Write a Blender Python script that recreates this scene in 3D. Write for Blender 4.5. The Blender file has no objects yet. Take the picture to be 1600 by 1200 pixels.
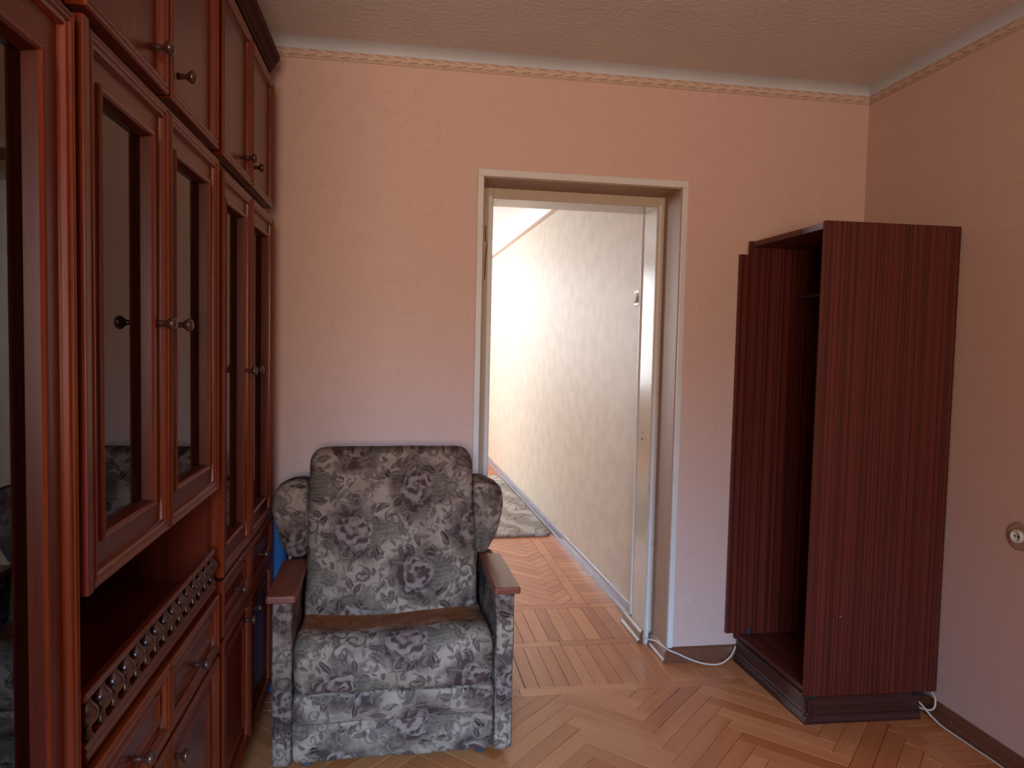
import bpy, math, random
from mathutils import Vector, Matrix

random.seed(7)
PI = math.pi
scene = bpy.context.scene
COL = scene.collection

# ------------------------------------------------------------------ camera, world, light
CAM_H = 1.3478
YAW, PITCH, ROLL, FPX = 0.1596, -0.0529, 0.0224, 1120.65


def make_camera():
    cy, sy = math.cos(YAW), math.sin(YAW)
    f0, r0, u0 = Vector((sy, cy, 0)), Vector((cy, -sy, 0)), Vector((0, 0, 1))
    f = f0 * math.cos(PITCH) + u0 * math.sin(PITCH)
    u = u0 * math.cos(PITCH) - f0 * math.sin(PITCH)
    r = r0 * math.cos(ROLL) + u * math.sin(ROLL)
    u2 = u * math.cos(ROLL) - r0 * math.sin(ROLL)
    cd = bpy.data.cameras.new('camera')
    cd.sensor_width = 36.0
    cd.lens = FPX / 1600 * 36.0
    cd.clip_start = 0.02
    o = bpy.data.objects.new('camera', cd)
    m = Matrix((r, u2, -f)).transposed().to_4x4()
    m.translation = Vector((0, 0, CAM_H))
    o.matrix_world = m
    COL.objects.link(o)
    scene.camera = o


make_camera()
scene.view_settings.view_transform = 'Standard'
scene.view_settings.look = 'None'
scene.view_settings.gamma = 1.0
scene.view_settings.use_curve_mapping = False
scene.view_settings.exposure = 0.0
scene.cycles.use_denoising = True
scene.cycles.max_bounces = 8
scene.cycles.diffuse_bounces = 5
scene.cycles.glossy_bounces = 4
scene.cycles.transparent_max_bounces = 8
scene.cycles.caustics_reflective = False
scene.cycles.caustics_refractive = False
scene.cycles.sample_clamp_indirect = 6.0

world = bpy.data.worlds.new('world')
scene.world = world
world.use_nodes = True
_bg = world.node_tree.nodes['Background']
_bg.inputs[0].default_value = (0.62, 0.76, 1.0, 1)
_bg.inputs[1].default_value = 1.0


def area_light(name, loc, direction, sx, sz, power, color, spread=180):
    ld = bpy.data.lights.new(name, 'AREA')
    ld.shape = 'RECTANGLE'
    ld.size, ld.size_y = sx, sz
    ld.energy = power
    ld.color = color
    ld.spread = math.radians(spread)
    o = bpy.data.objects.new(name, ld)
    o.location = loc
    o.rotation_euler = Vector(direction).to_track_quat('-Z', 'Y').to_euler()
    COL.objects.link(o)
    return o


# daylight entering through the window behind the camera: sky from above, sunlit ground from below
for _az in (-0.02, 0.14, 0.28):
    area_light('sky_daylight', (-0.28, -1.98, 1.60), (math.sin(_az), math.cos(_az), -0.54), 1.3, 1.25, 15, (0.24, 0.56, 1.0), 48)
area_light('ground_daylight', (-0.28, -1.97, 1.50), (0.12, 1, 0.40), 1.25, 1.2, 54, (1.0, 0.74, 0.56), 118)
# daylight through the windows of the next room
area_light('next_room_daylight', (-0.25, 9.20, 1.60), (0.18, -1, -0.12), 1.7, 1.5, 70, (0.86, 0.93, 1.0))
area_light('next_room_side_daylight', (-1.70, 7.2, 1.55), (1, 0.1, 0.12), 1.7, 1.4, 150, (0.93, 0.96, 1.0))

# ------------------------------------------------------------------ measures of the room
D = 2.8892        # room face of the back wall
XR = 2.0067       # right wall
XW = -0.94        # left wall (behind the wall unit)
YR = -1.9         # rear wall (behind the camera)
ZC = 2.492        # ceiling
DB = 3.25         # far face of the back wall
NX0, NX1, NY1 = -1.75, 1.18, 9.25   # next room
XL = -0.4516      # front plane of the wall unit

# ------------------------------------------------------------------ node expressions


class S:
    """A socket with arithmetic: builds Math nodes."""
    def __init__(self, nt, sock):
        self.nt, self.s = nt, sock

    def _m(self, op, *a):
        n = self.nt.nodes.new('ShaderNodeMath')
        n.operation = op
        for i, v in enumerate(a):
            if isinstance(v, S):
                self.nt.links.new(v.s, n.inputs[i])
            else:
                n.inputs[i].default_value = float(v)
        return S(self.nt, n.outputs[0])

    def __add__(self, o): return self._m('ADD', self, o)
    def __radd__(self, o): return self._m('ADD', o, self)
    def __sub__(self, o): return self._m('SUBTRACT', self, o)
    def __rsub__(self, o): return self._m('SUBTRACT', o, self)
    def __mul__(self, o): return self._m('MULTIPLY', self, o)
    def __rmul__(self, o): return self._m('MULTIPLY', o, self)
    def __truediv__(self, o): return self._m('DIVIDE', self, o)
    def __neg__(self): return self._m('MULTIPLY', self, -1)
    def sin(self): return self._m('SINE', self)
    def frac(self): return self._m('FRACT', self)
    def abs(self): return self._m('ABSOLUTE', self)
    def sqrt(self): return self._m('SQRT', self)
    def log(self): return self._m('LOGARITHM', self._m('MAXIMUM', self, 1e-4), math.e)
    def lt(self, o): return self._m('LESS_THAN', self, o)
    def gt(self, o): return self._m('GREATER_THAN', self, o)
    def min(self, o): return self._m('MINIMUM', self, o)
    def max(self, o): return self._m('MAXIMUM', self, o)
    def atan2(self, o): return self._m('ARCTAN2', self, o)

    def step(self, a, b):
        """smooth 0..1 as self goes a -> b"""
        n = self.nt.nodes.new('ShaderNodeMapRange')
        n.interpolation_type = 'SMOOTHSTEP'
        self.nt.links.new(self.s, n.inputs['Value'])
        if a <= b:
            n.inputs['From Min'].default_value, n.inputs['From Max'].default_value = a, b
            n.inputs['To Min'].default_value, n.inputs['To Max'].default_value = 0, 1
        else:
            n.inputs['From Min'].default_value, n.inputs['From Max'].default_value = b, a
            n.inputs['To Min'].default_value, n.inputs['To Max'].default_value = 1, 0
        return S(self.nt, n.outputs['Result'])


class Mat:
    def __init__(self, name, rough=0.5, spec=0.5, coat=0.0, coat_rough=0.1):
        self.m = bpy.data.materials.new(name)
        self.m.use_nodes = True
        self.nt = self.m.node_tree
        self.b = self.nt.nodes['Principled BSDF']
        self.b.inputs['Roughness'].default_value = rough
        self.b.inputs['Specular IOR Level'].default_value = spec
        self.b.inputs['Coat Weight'].default_value = coat
        self.b.inputs['Coat Roughness'].default_value = coat_rough

    def coords(self, kind='Object'):
        n = self.nt.nodes.new('ShaderNodeTexCoord')
        return n.outputs[kind]

    def position(self):
        return self.nt.nodes.new('ShaderNodeNewGeometry').outputs['Position']

    def split(self, vec):
        n = self.nt.nodes.new('ShaderNodeSeparateXYZ')
        self.nt.links.new(vec, n.inputs[0])
        return tuple(S(self.nt, n.outputs[i]) for i in range(3))

    def vec(self, x, y, z=0.0):
        n = self.nt.nodes.new('ShaderNodeCombineXYZ')
        for i, v in enumerate((x, y, z)):
            if isinstance(v, S):
                self.nt.links.new(v.s, n.inputs[i])
            else:
                n.inputs[i].default_value = float(v)
        return n.outputs[0]

    def noise(self, vec, scale, detail=2.0, rough=0.5, dist=0.0):
        n = self.nt.nodes.new('ShaderNodeTexNoise')
        self.nt.links.new(vec, n.inputs['Vector'])
        n.inputs['Scale'].default_value = scale
        n.inputs['Detail'].default_value = detail
        n.inputs['Roughness'].default_value = rough
        n.inputs['Distortion'].default_value = dist
        return S(self.nt, n.outputs['Fac'])

    def voronoi(self, vec, scale, rand=1.0, dims='2D', feature='F1'):
        n = self.nt.nodes.new('ShaderNodeTexVoronoi')
        n.voronoi_dimensions = dims
        n.feature = feature
        self.nt.links.new(vec, n.inputs['Vector'])
        n.inputs['Scale'].default_value = scale
        n.inputs['Randomness'].default_value = rand
        return n

    def spiral(self, x, y, scale, turns=2.6, rand=0.7, width=0.13, rmax=0.42):
        """line mask of scrolls: one curl in every Voronoi cell; returns (line, cell colour)"""
        v = self.voronoi(self.vec(x, y), scale, rand)
        px, py, _ = self.split(v.outputs['Position'])
        dx, dy = (x - px) * scale, (y - py) * scale
        r = (dx * dx + dy * dy).sqrt()
        th = dy.atan2(dx) / (2 * PI)
        cr, cg, cb = self.split(v.outputs['Color'])
        sgn = cr.gt(0.5) * 2.0 - 1.0
        ph = (th * sgn + cg + r * (turns / rmax)).frac()
        line = (ph - 0.5).abs().lt(width)
        line = (ph - 0.5).abs().step(width, width * 0.35)
        msk = r.step(rmax, rmax * 0.9) * r.step(0.02, 0.05)
        return line * msk, cb

    def mix(self, fac, a, b):
        n = self.nt.nodes.new('ShaderNodeMix')
        n.data_type = 'RGBA'
        if isinstance(fac, S):
            self.nt.links.new(fac.s, n.inputs[0])
        else:
            n.inputs[0].default_value = fac
        for i, v in ((6, a), (7, b)):
            if isinstance(v, tuple):
                n.inputs[i].default_value = (*v[:3], 1)
            else:
                self.nt.links.new(v, n.inputs[i])
        return n.outputs[2]

    def scale_color(self, col, s):
        n = self.nt.nodes.new('ShaderNodeVectorMath')
        n.operation = 'SCALE'
        self.nt.links.new(col, n.inputs[0])
        self.nt.links.new(s.s, n.inputs['Scale'])
        return n.outputs[0]

    def color(self, c):
        if isinstance(c, tuple):
            self.b.inputs['Base Color'].default_value = (*c[:3], 1)
        else:
            self.nt.links.new(c, self.b.inputs['Base Color'])
        return self

    def rough(self, s):
        self.nt.links.new(s.s, self.b.inputs['Roughness'])
        return self

    def bump(self, h, strength=0.3, dist=0.002, coat=False):
        n = self.nt.nodes.new('ShaderNodeBump')
        n.inputs['Strength'].default_value = strength
        n.inputs['Distance'].default_value = dist
        self.nt.links.new(h.s, n.inputs['Height'])
        self.nt.links.new(n.outputs[0], self.b.inputs['Normal'])
        if coat:
            self.nt.links.new(n.outputs[0], self.b.inputs['Coat Normal'])
        return self

    def attr(self, name):
        n = self.nt.nodes.new('ShaderNodeAttribute')
        n.attribute_name = name
        return S(self.nt, n.outputs['Fac'])


# ------------------------------------------------------------------ materials
def wallpaper(name, axes, base, dark, strength=0.35, sheen_rough=0.5):
    m = Mat(name, rough=sheen_rough, spec=0.35)
    p = m.split(m.position())
    x, y = p[axes[0]], p[axes[1]]
    n = m.noise(m.vec(x, y), 5.0, 2.0)
    xd, yd = x + (n - 0.5) * 0.10, y + (m.noise(m.vec(x + 7.3, y), 5.0, 2.0) - 0.5) * 0.10
    l1, c1 = m.spiral(xd, yd, 4.3, 2.0, 0.9, 0.12, 0.46)
    l2, _ = m.spiral(xd + 3.1, yd + 1.7, 8.0, 1.4, 1.0, 0.12, 0.40)
    patch = m.noise(m.vec(x, y), 3.0, 2.0).step(0.42, 0.62)
    brk = m.noise(m.vec(x + 2.2, y), 8.0, 2.0).step(0.46, 0.58)
    line = (l1 * brk * c1.step(0.25, 0.5)).max(l2 * 0.6 * patch)
    fine = m.noise(m.vec(x, y), 160.0, 2.0)
    blot = m.noise(m.vec(x, y), 14.0, 3.0)
    col = m.mix((line * 0.22) + (blot - 0.5) * 0.35 + 0.15, base, dark)
    m.color(col)
    m.bump(line * 0.55 + fine * 0.35 + blot * 0.5, strength, 0.002)
    return m.m


M = {}
M['wall_back'] = wallpaper('salmon_wallpaper_back', (0, 2), (0.59, 0.405, 0.345), (0.48, 0.305, 0.25))
M['wall_side'] = wallpaper('salmon_wallpaper_side', (1, 2), (0.59, 0.405, 0.345), (0.48, 0.305, 0.25))
M['wall_rear'] = wallpaper('salmon_wallpaper_rear', (0, 2), (0.59, 0.405, 0.345), (0.48, 0.305, 0.25))


def next_room_paper():
    m = Mat('cream_vinyl_wallpaper', rough=0.5, spec=0.35)
    x, y, z = m.split(m.position())
    v = m.vec(x * 3 + y, z)
    a = m.noise(v, 9.0, 3.0)
    f = m.noise(m.vec(y, z), 75.0, 3.0, 0.6)
    m.color(m.mix(a.step(0.3, 0.7), (0.59, 0.505, 0.41), (0.52, 0.44, 0.355)))
    m.bump(f, 0.16, 0.003)
    return m.m


M['next_wall'] = next_room_paper()


def plaster(name, c, bump=0.5, scale=55):
    m = Mat(name, rough=0.85, spec=0.2)
    p = m.position()
    n = m.noise(p, scale, 4.0, 0.6)
    b = m.noise(p, 2.2, 2.0)
    m.color(m.mix(b.step(0.3, 0.7), c, tuple(v * 0.92 for v in c)))
    m.bump(n, bump, 0.006)
    return m.m


M['ceiling'] = plaster('rough_whitewash', (0.66, 0.62, 0.60), 0.7)
M['cove'] = plaster('smooth_whitewash', (0.52, 0.54, 0.57), 0.08, 90)
M['next_ceiling'] = plaster('next_ceiling_white', (0.84, 0.83, 0.81), 0.2)


def paint(name, c, rough=0.4, wear=None, spec=0.5):
    m = Mat(name, rough=rough, spec=spec)
    p = m.position()
    n = m.noise(p, 7.0, 4.0, 0.6)
    col = m.mix(n.step(0.35, 0.7), c, tuple(v * 0.93 for v in c))
    if wear:
        w = m.noise(p, 38.0, 5.0, 0.7).step(0.63, 0.68)
        col = m.mix(w, col, wear)
    m.color(col)
    m.bump(m.noise(p, 60.0, 2.0), 0.12, 0.002)
    return m.m


M['white_paint'] = paint('white_oil_paint', (0.62, 0.60, 0.57), 0.35)
M['old_paint'] = paint('yellowed_oil_paint', (0.50, 0.41, 0.31), 0.20, (0.30, 0.22, 0.15))
M['reveal'] = paint('beige_reveal_paint', (0.36, 0.22, 0.145), 0.55)
M['crack'] = paint('dark_crack', (0.10, 0.06, 0.04), 0.8)
M['baseboard'] = paint('brown_varnish', (0.15, 0.055, 0.028), 0.28, (0.30, 0.22, 0.17))
M['baseboard_next'] = paint('worn_varnish_blue_sheen', (0.25, 0.26, 0.31), 0.18, (0.5, 0.45, 0.42), 0.8)  # bluish window reflection painted into the base colour of worn brown varnish
M['white_plastic'] = paint('white_plastic', (0.62, 0.58, 0.52), 0.35)
M['cable'] = paint('cable_white', (0.62, 0.54, 0.46), 0.45)
M['dark_metal'] = paint('dark_metal', (0.03, 0.03, 0.035), 0.4)
M['black'] = paint('black_void', (0.006, 0.005, 0.005), 0.9)
M['blue_matte'] = paint('blue_matte', (0.02, 0.11, 0.30), 0.9)


def wood(name, light, dark, fine=70.0, rough=0.32, coat=0.35, stripe=0.0, coat_rough=0.16, bump=0.12, spec=0.38):
    m = Mat(name, rough=rough, spec=spec, coat=coat, coat_rough=coat_rough)
    u, v, _ = m.split(m.coords('UV'))
    a = m.noise(m.vec(u * 2.2, v * fine), 1.0, 4.0, 0.6, 0.4)
    b = m.noise(m.vec(u * 0.9, v * fine * 0.22), 1.0, 2.0, 0.5)
    pores = m.noise(m.vec(u * 26.0, v * 420.0), 1.0, 2.0, 0.5)
    f = a * 0.62 + b * 0.38
    if stripe:
        s = m.noise(m.vec(u * 0.25, v * 150.0), 1.0, 2.0, 0.6).step(0.35, 0.65)
        f = f * (1 - stripe) + s * stripe
    f = f.step(0.30, 0.70)
    col = m.mix(f, dark, light)
    col = m.mix(pores.step(0.56, 0.70) * 0.35, col, tuple(c * 0.45 for c in dark))
    m.color(col)
    m.bump(f * 0.6 + pores * 0.5, bump, 0.0012, coat=False)
    return m.m


M['mahogany'] = wood('polished_mahogany', (0.150, 0.021, 0.006), (0.085, 0.010, 0.003), coat=0.12)
M['mahogany_mold'] = wood('mahogany_moulding', (0.19, 0.031, 0.007), (0.10, 0.013, 0.003), 60, 0.26, 0.22)
M['mahogany_gloss'] = wood('lacquered_mahogany', (0.10, 0.018, 0.006), (0.055, 0.008, 0.003), 60, 0.36, 0.0, bump=0.05, spec=0.14)
M['mahogany_dark'] = wood('dark_mahogany_board', (0.06, 0.010, 0.005), (0.032, 0.005, 0.003), 60, 0.6, 0.0, spec=0.15)  # darker mahogany tone for shelves, plinths, cornice and chair back board
M['wardrobe'] = wood('striped_sapele_veneer', (0.110, 0.018, 0.009), (0.045, 0.006, 0.004), 90, 0.40, 0.12, 0.6, 0.34, 0.25)
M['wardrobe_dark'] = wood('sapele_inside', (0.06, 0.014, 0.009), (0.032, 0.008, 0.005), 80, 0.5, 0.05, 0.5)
M['edge_band'] = wood('red_edge_band', (0.16, 0.035, 0.016), (0.09, 0.018, 0.009), 60, 0.75, 0.0, spec=0.12)
M['plinth'] = wood('dark_plinth', (0.052, 0.015, 0.011), (0.026, 0.008, 0.006), 70, 0.35, 0.2)
M['armwood'] = wood('varnished_armrest', (0.24, 0.058, 0.020), (0.13, 0.027, 0.010), 55, 0.36, 0.2, coat_rough=0.3)
M['knob'] = wood('turned_dark_knob', (0.075, 0.028, 0.018), (0.035, 0.014, 0.010), 60, 0.22, 0.5)


def parquet():
    m = Mat('oak_parquet', rough=0.45, spec=0.3, coat=0.45, coat_rough=0.28)
    u, v, _ = m.split(m.coords('UV'))
    t = m.attr('tone')
    a = m.noise(m.vec(u * 5.0 + t * 37.0, v * 70.0), 1.0, 4.0, 0.6, 0.6)
    b = m.noise(m.vec(u * 1.5 + t * 91.0, v * 16.0), 1.0, 2.0)
    f = (a * 0.5 + b * 0.5).step(0.3, 0.7)
    lo = m.mix(t, (0.34, 0.088, 0.025), (0.49, 0.165, 0.056))
    hi = m.mix(t, (0.44, 0.132, 0.040), (0.61, 0.235, 0.088))
    m.color(m.mix(f, lo, hi))
    p = m.position()
    w = m.noise(p, 6.0, 3.0)
    m.rough(w * 0.22 + 0.32)
    m.bump(a, 0.05, 0.001)
    return m.m


M['parquet'] = parquet()
M['subfloor'] = paint('dark_joint', (0.04, 0.018, 0.009), 0.7)


def floral():
    m = Mat('floral_jacquard', rough=0.88, spec=0.12)
    u0, v0, _ = m.split(m.coords('UV'))
    n1 = m.noise(m.vec(u0, v0), 20.0, 2.0)
    n2 = m.noise(m.vec(u0 + 5.1, v0 + 2.2), 20.0, 2.0)
    u, v = u0 + (n1 - 0.5) * 0.030, v0 + (n2 - 0.5) * 0.030
    A, B = 0.43, 0.305
    ax, ay = ((u / A).frac() - 0.5) * A, ((v / B).frac() - 0.5) * B
    bx, by = ((u / A + 0.5).frac() - 0.5) * A, ((v / B + 0.5).frac() - 0.5) * B
    k = (bx * bx + by * by).lt(ax * ax + ay * ay)
    x, y = ax + (bx - ax) * k, ay + (by - ay) * k
    r = (x * x + y * y).sqrt()
    th = y.atan2(x)
    fine = m.noise(m.vec(u0, v0), 60.0, 3.0, 0.6)
    big = m.noise(m.vec(u0, v0), 9.0, 2.0)
    clus = (r + (m.noise(m.vec(u0 + 1.3, v0), 13.0, 3.0, 0.6) - 0.5) * 0.16)      # distance to the rose, ragged
    base = m.mix(big.step(0.35, 0.65), (0.315, 0.228, 0.165), (0.235, 0.162, 0.115))
    col = m.mix(clus.step(0.125, 0.080) * 0.8, base, (0.105, 0.066, 0.050))
    col = m.mix(clus.step(0.085, 0.060) * 0.9, col, (0.042, 0.024, 0.019))

    def leaves(scale, seed, ln=0.46, wd=0.19):
        vo = m.voronoi(m.vec(u + seed, v + seed * 0.7), scale, 0.9)
        px, py, _ = m.split(vo.outputs['Position'])
        dx, dy = (u + seed - px) * scale, (v + seed * 0.7 - py) * scale
        c, c2, _ = m.split(vo.outputs['Color'])
        ang = c * 6.283
        ca, sa = (ang + PI / 2).sin(), ang.sin()
        la, lb = dx * ca + dy * sa, dy * ca - dx * sa
        half = (1.0 - (la / ln) * (la / ln)) * wd
        m1 = (lb.abs() - half).step(0.03, -0.03)
        rib = lb.abs().step(0.035, 0.010)
        return m1, rib, c2
    # leaf sprays, thick round the roses, thin elsewhere
    l1, rib1, s1 = leaves(17.0, 0.0)
    msk = clus.step(0.150, 0.110).max(s1.gt(0.62) * 0.9)
    col = m.mix(l1 * msk, col, m.mix(rib1 * 0.8, m.mix(s1, (0.026, 0.014, 0.011), (0.115, 0.072, 0.056)), (0.19, 0.135, 0.105)))
    l2, rib2, s2 = leaves(31.0, 3.7)
    msk2 = clus.step(0.200, 0.150) * s2.gt(0.25)
    col = m.mix(l2 * msk2 * 0.85, col, m.mix(s2, (0.048, 0.026, 0.020), (0.15, 0.100, 0.078)))
    # scrolls, a dark stroke with a pale one inside
    g1, c1 = m.spiral(u, v, 12.0, 1.5, 0.75, 0.23, 0.42)
    g1b, _ = m.spiral(u, v, 12.0, 1.5, 0.75, 0.09, 0.42)
    g2, c2 = m.spiral(u + 0.37, v + 0.21, 21.0, 1.3, 0.9, 0.24, 0.42)
    far = clus.step(0.045, 0.075)
    col = m.mix(g1 * c1.gt(0.25) * far * 0.85, col, (0.080, 0.050, 0.038))
    col = m.mix(g1b * c1.gt(0.55) * far * 0.7, col, (0.260, 0.200, 0.150))
    col = m.mix(g2 * c2.gt(0.45) * far * 0.75, col, (0.100, 0.066, 0.050))
    # olive block with fine stripes to the right of each rose
    ob = (x - 0.108).abs().step(0.062, 0.046) * (y.abs() + (x - 0.08) * 0.35).step(0.050, 0.040)
    st = (y * 430.0).sin() * 0.5 + 0.5
    ring_o = ((x - 0.125) * (x - 0.125) + y * y).sqrt()
    ro = (ring_o * 420.0).sin() * 0.5 + 0.5
    oc = m.mix((st * (x - 0.11).step(0.01, 0.0)).max(ro * (x - 0.11).step(0.0, 0.01)) * 0.75, (0.100, 0.076, 0.052), (0.170, 0.132, 0.096))
    col = m.mix(ob * 0.65, col, oc)
    # rose: layered petals
    vr = m.voronoi(m.vec(u + (n2 - 0.5) * 0.04, v), 40.0, 0.85)
    pd = S(m.nt, vr.outputs['Distance'])
    pc, _, _ = m.split(vr.outputs['Color'])
    swirl = (r * 150.0 + th * 2.0 + (n2 - 0.5) * 14.0).sin() * 0.5 + 0.5
    sh = pd.step(0.10, 0.62) * 0.45 + swirl * 0.55
    rc = m.mix(sh.step(0.25, 0.75), (0.062, 0.035, 0.028), (0.220, 0.150, 0.120))
    rc = m.mix((r + (pc - 0.5) * 0.01).step(0.024, 0.006) * 0.55, rc, (0.120, 0.065, 0.052))
    edge = ((th * 4.0 + (n1 - 0.5) * 14.0).sin()) * 0.009 + 0.054
    rm = (r - edge).step(0.004, -0.003)
    rim = (r - edge).abs().step(0.006, 0.002)
    col = m.mix(rm, col, rc)
    col = m.mix(rim * 0.4, col, (0.230, 0.165, 0.135))
    # rust coloured tint on the rear seat top (mask kept on the seat mesh)
    seat_tint = m.attr('seat_tint')
    col = m.mix(seat_tint * 0.9, col, m.scale_color(m.mix(0.62, col, (0.46, 0.13, 0.02)), fine * 0.5 + 0.55))
    m.color(m.scale_color(col, fine * 0.45 + 0.70))
    weave = m.noise(m.vec(u0, v0), 380.0, 1.0)
    m.bump(weave * 0.5 + g1 * 0.4 + rm * sh * 0.5, 0.35, 0.0015)
    return m.m


M['floral'] = floral()


def rug_mat():
    m = Mat('grey_relief_rug', rough=0.9, spec=0.1)
    x, y, z = m.split(m.position())
    n = m.noise(m.vec(x, y), 5.0, 2.0)
    xd, yd = x + (n - 0.5) * 0.25, y + (n - 0.5) * 0.35
    w = ((xd * 26.0 + yd * 9.0).sin() * 0.5 + 0.5)
    l, c = m.spiral(xd, yd * 0.6, 5.0, 1.6, 0.9, 0.11, 0.45)
    col = m.mix(w.step(0.2, 0.9), (0.26, 0.23, 0.205), (0.40, 0.36, 0.33))
    col = m.mix(l * 0.8, col, (0.10, 0.085, 0.075))
    m.color(col)
    m.bump(w + l, 0.5, 0.004)
    return m.m


M['rug'] = rug_mat()


def border_mat(name, axis):
    m = Mat(name, rough=0.6, spec=0.25)
    p = m.split(m.position())
    u, z = p[axis] / 0.064, (p[2] - 2.4255) / 0.0355
    f = u.frac()
    low = (z - (0.16 + f * 0.30)).abs().step(0.10, 0.03) * f.step(0.15, 0.5)
    low2 = (z - (0.22 + (u * 2 * PI).sin() * 0.05)).abs().step(0.08, 0.02)
    g = (u + 0.45).frac()
    up = (z - (0.92 - g * 0.28)).abs().step(0.10, 0.03) * g.step(0.95, 0.5)
    edge = (z - 0.5).abs().step(0.43, 0.48)
    line = low.max(low2 * 0.7).max(up * 0.8).max(edge * 0.8)
    n = m.noise(m.position(), 90.0, 2.0)
    base = m.mix(n.step(0.3, 0.7), (0.58, 0.43, 0.345), (0.51, 0.365, 0.285))
    m.color(m.mix(line * 0.75, base, (0.24, 0.135, 0.09)))
    m.bump(n * 0.3 - line, 0.3, 0.002)
    return m.m


M['border_x'] = border_mat('rope_border_paper_back', 0)
M['border_y'] = border_mat('rope_border_paper_side', 1)


def glass_mat():
    m = bpy.data.materials.new('cabinet_glass')
    m.use_nodes = True
    nt = m.node_tree
    nt.nodes.clear()
    out = nt.nodes.new('ShaderNodeOutputMaterial')
    mix = nt.nodes.new('ShaderNodeMixShader')
    tr = nt.nodes.new('ShaderNodeBsdfTransparent')
    tr.inputs[0].default_value = (0.85, 0.88, 0.86, 1)
    gl = nt.nodes.new('ShaderNodeBsdfGlossy')
    gl.inputs['Roughness'].default_value = 0.012
    fr = nt.nodes.new('ShaderNodeFresnel')
    fr.inputs['IOR'].default_value = 1.75
    nt.links.new(fr.outputs[0], mix.inputs[0])
    nt.links.new(tr.outputs[0], mix.inputs[1])
    nt.links.new(gl.outputs[0], mix.inputs[2])
    nt.links.new(mix.outputs[0], out.inputs[0])
    return m


M['glass'] = glass_mat()

# ------------------------------------------------------------------ mesh builder
ORI = {}          # frame-space origin of every built object


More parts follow.
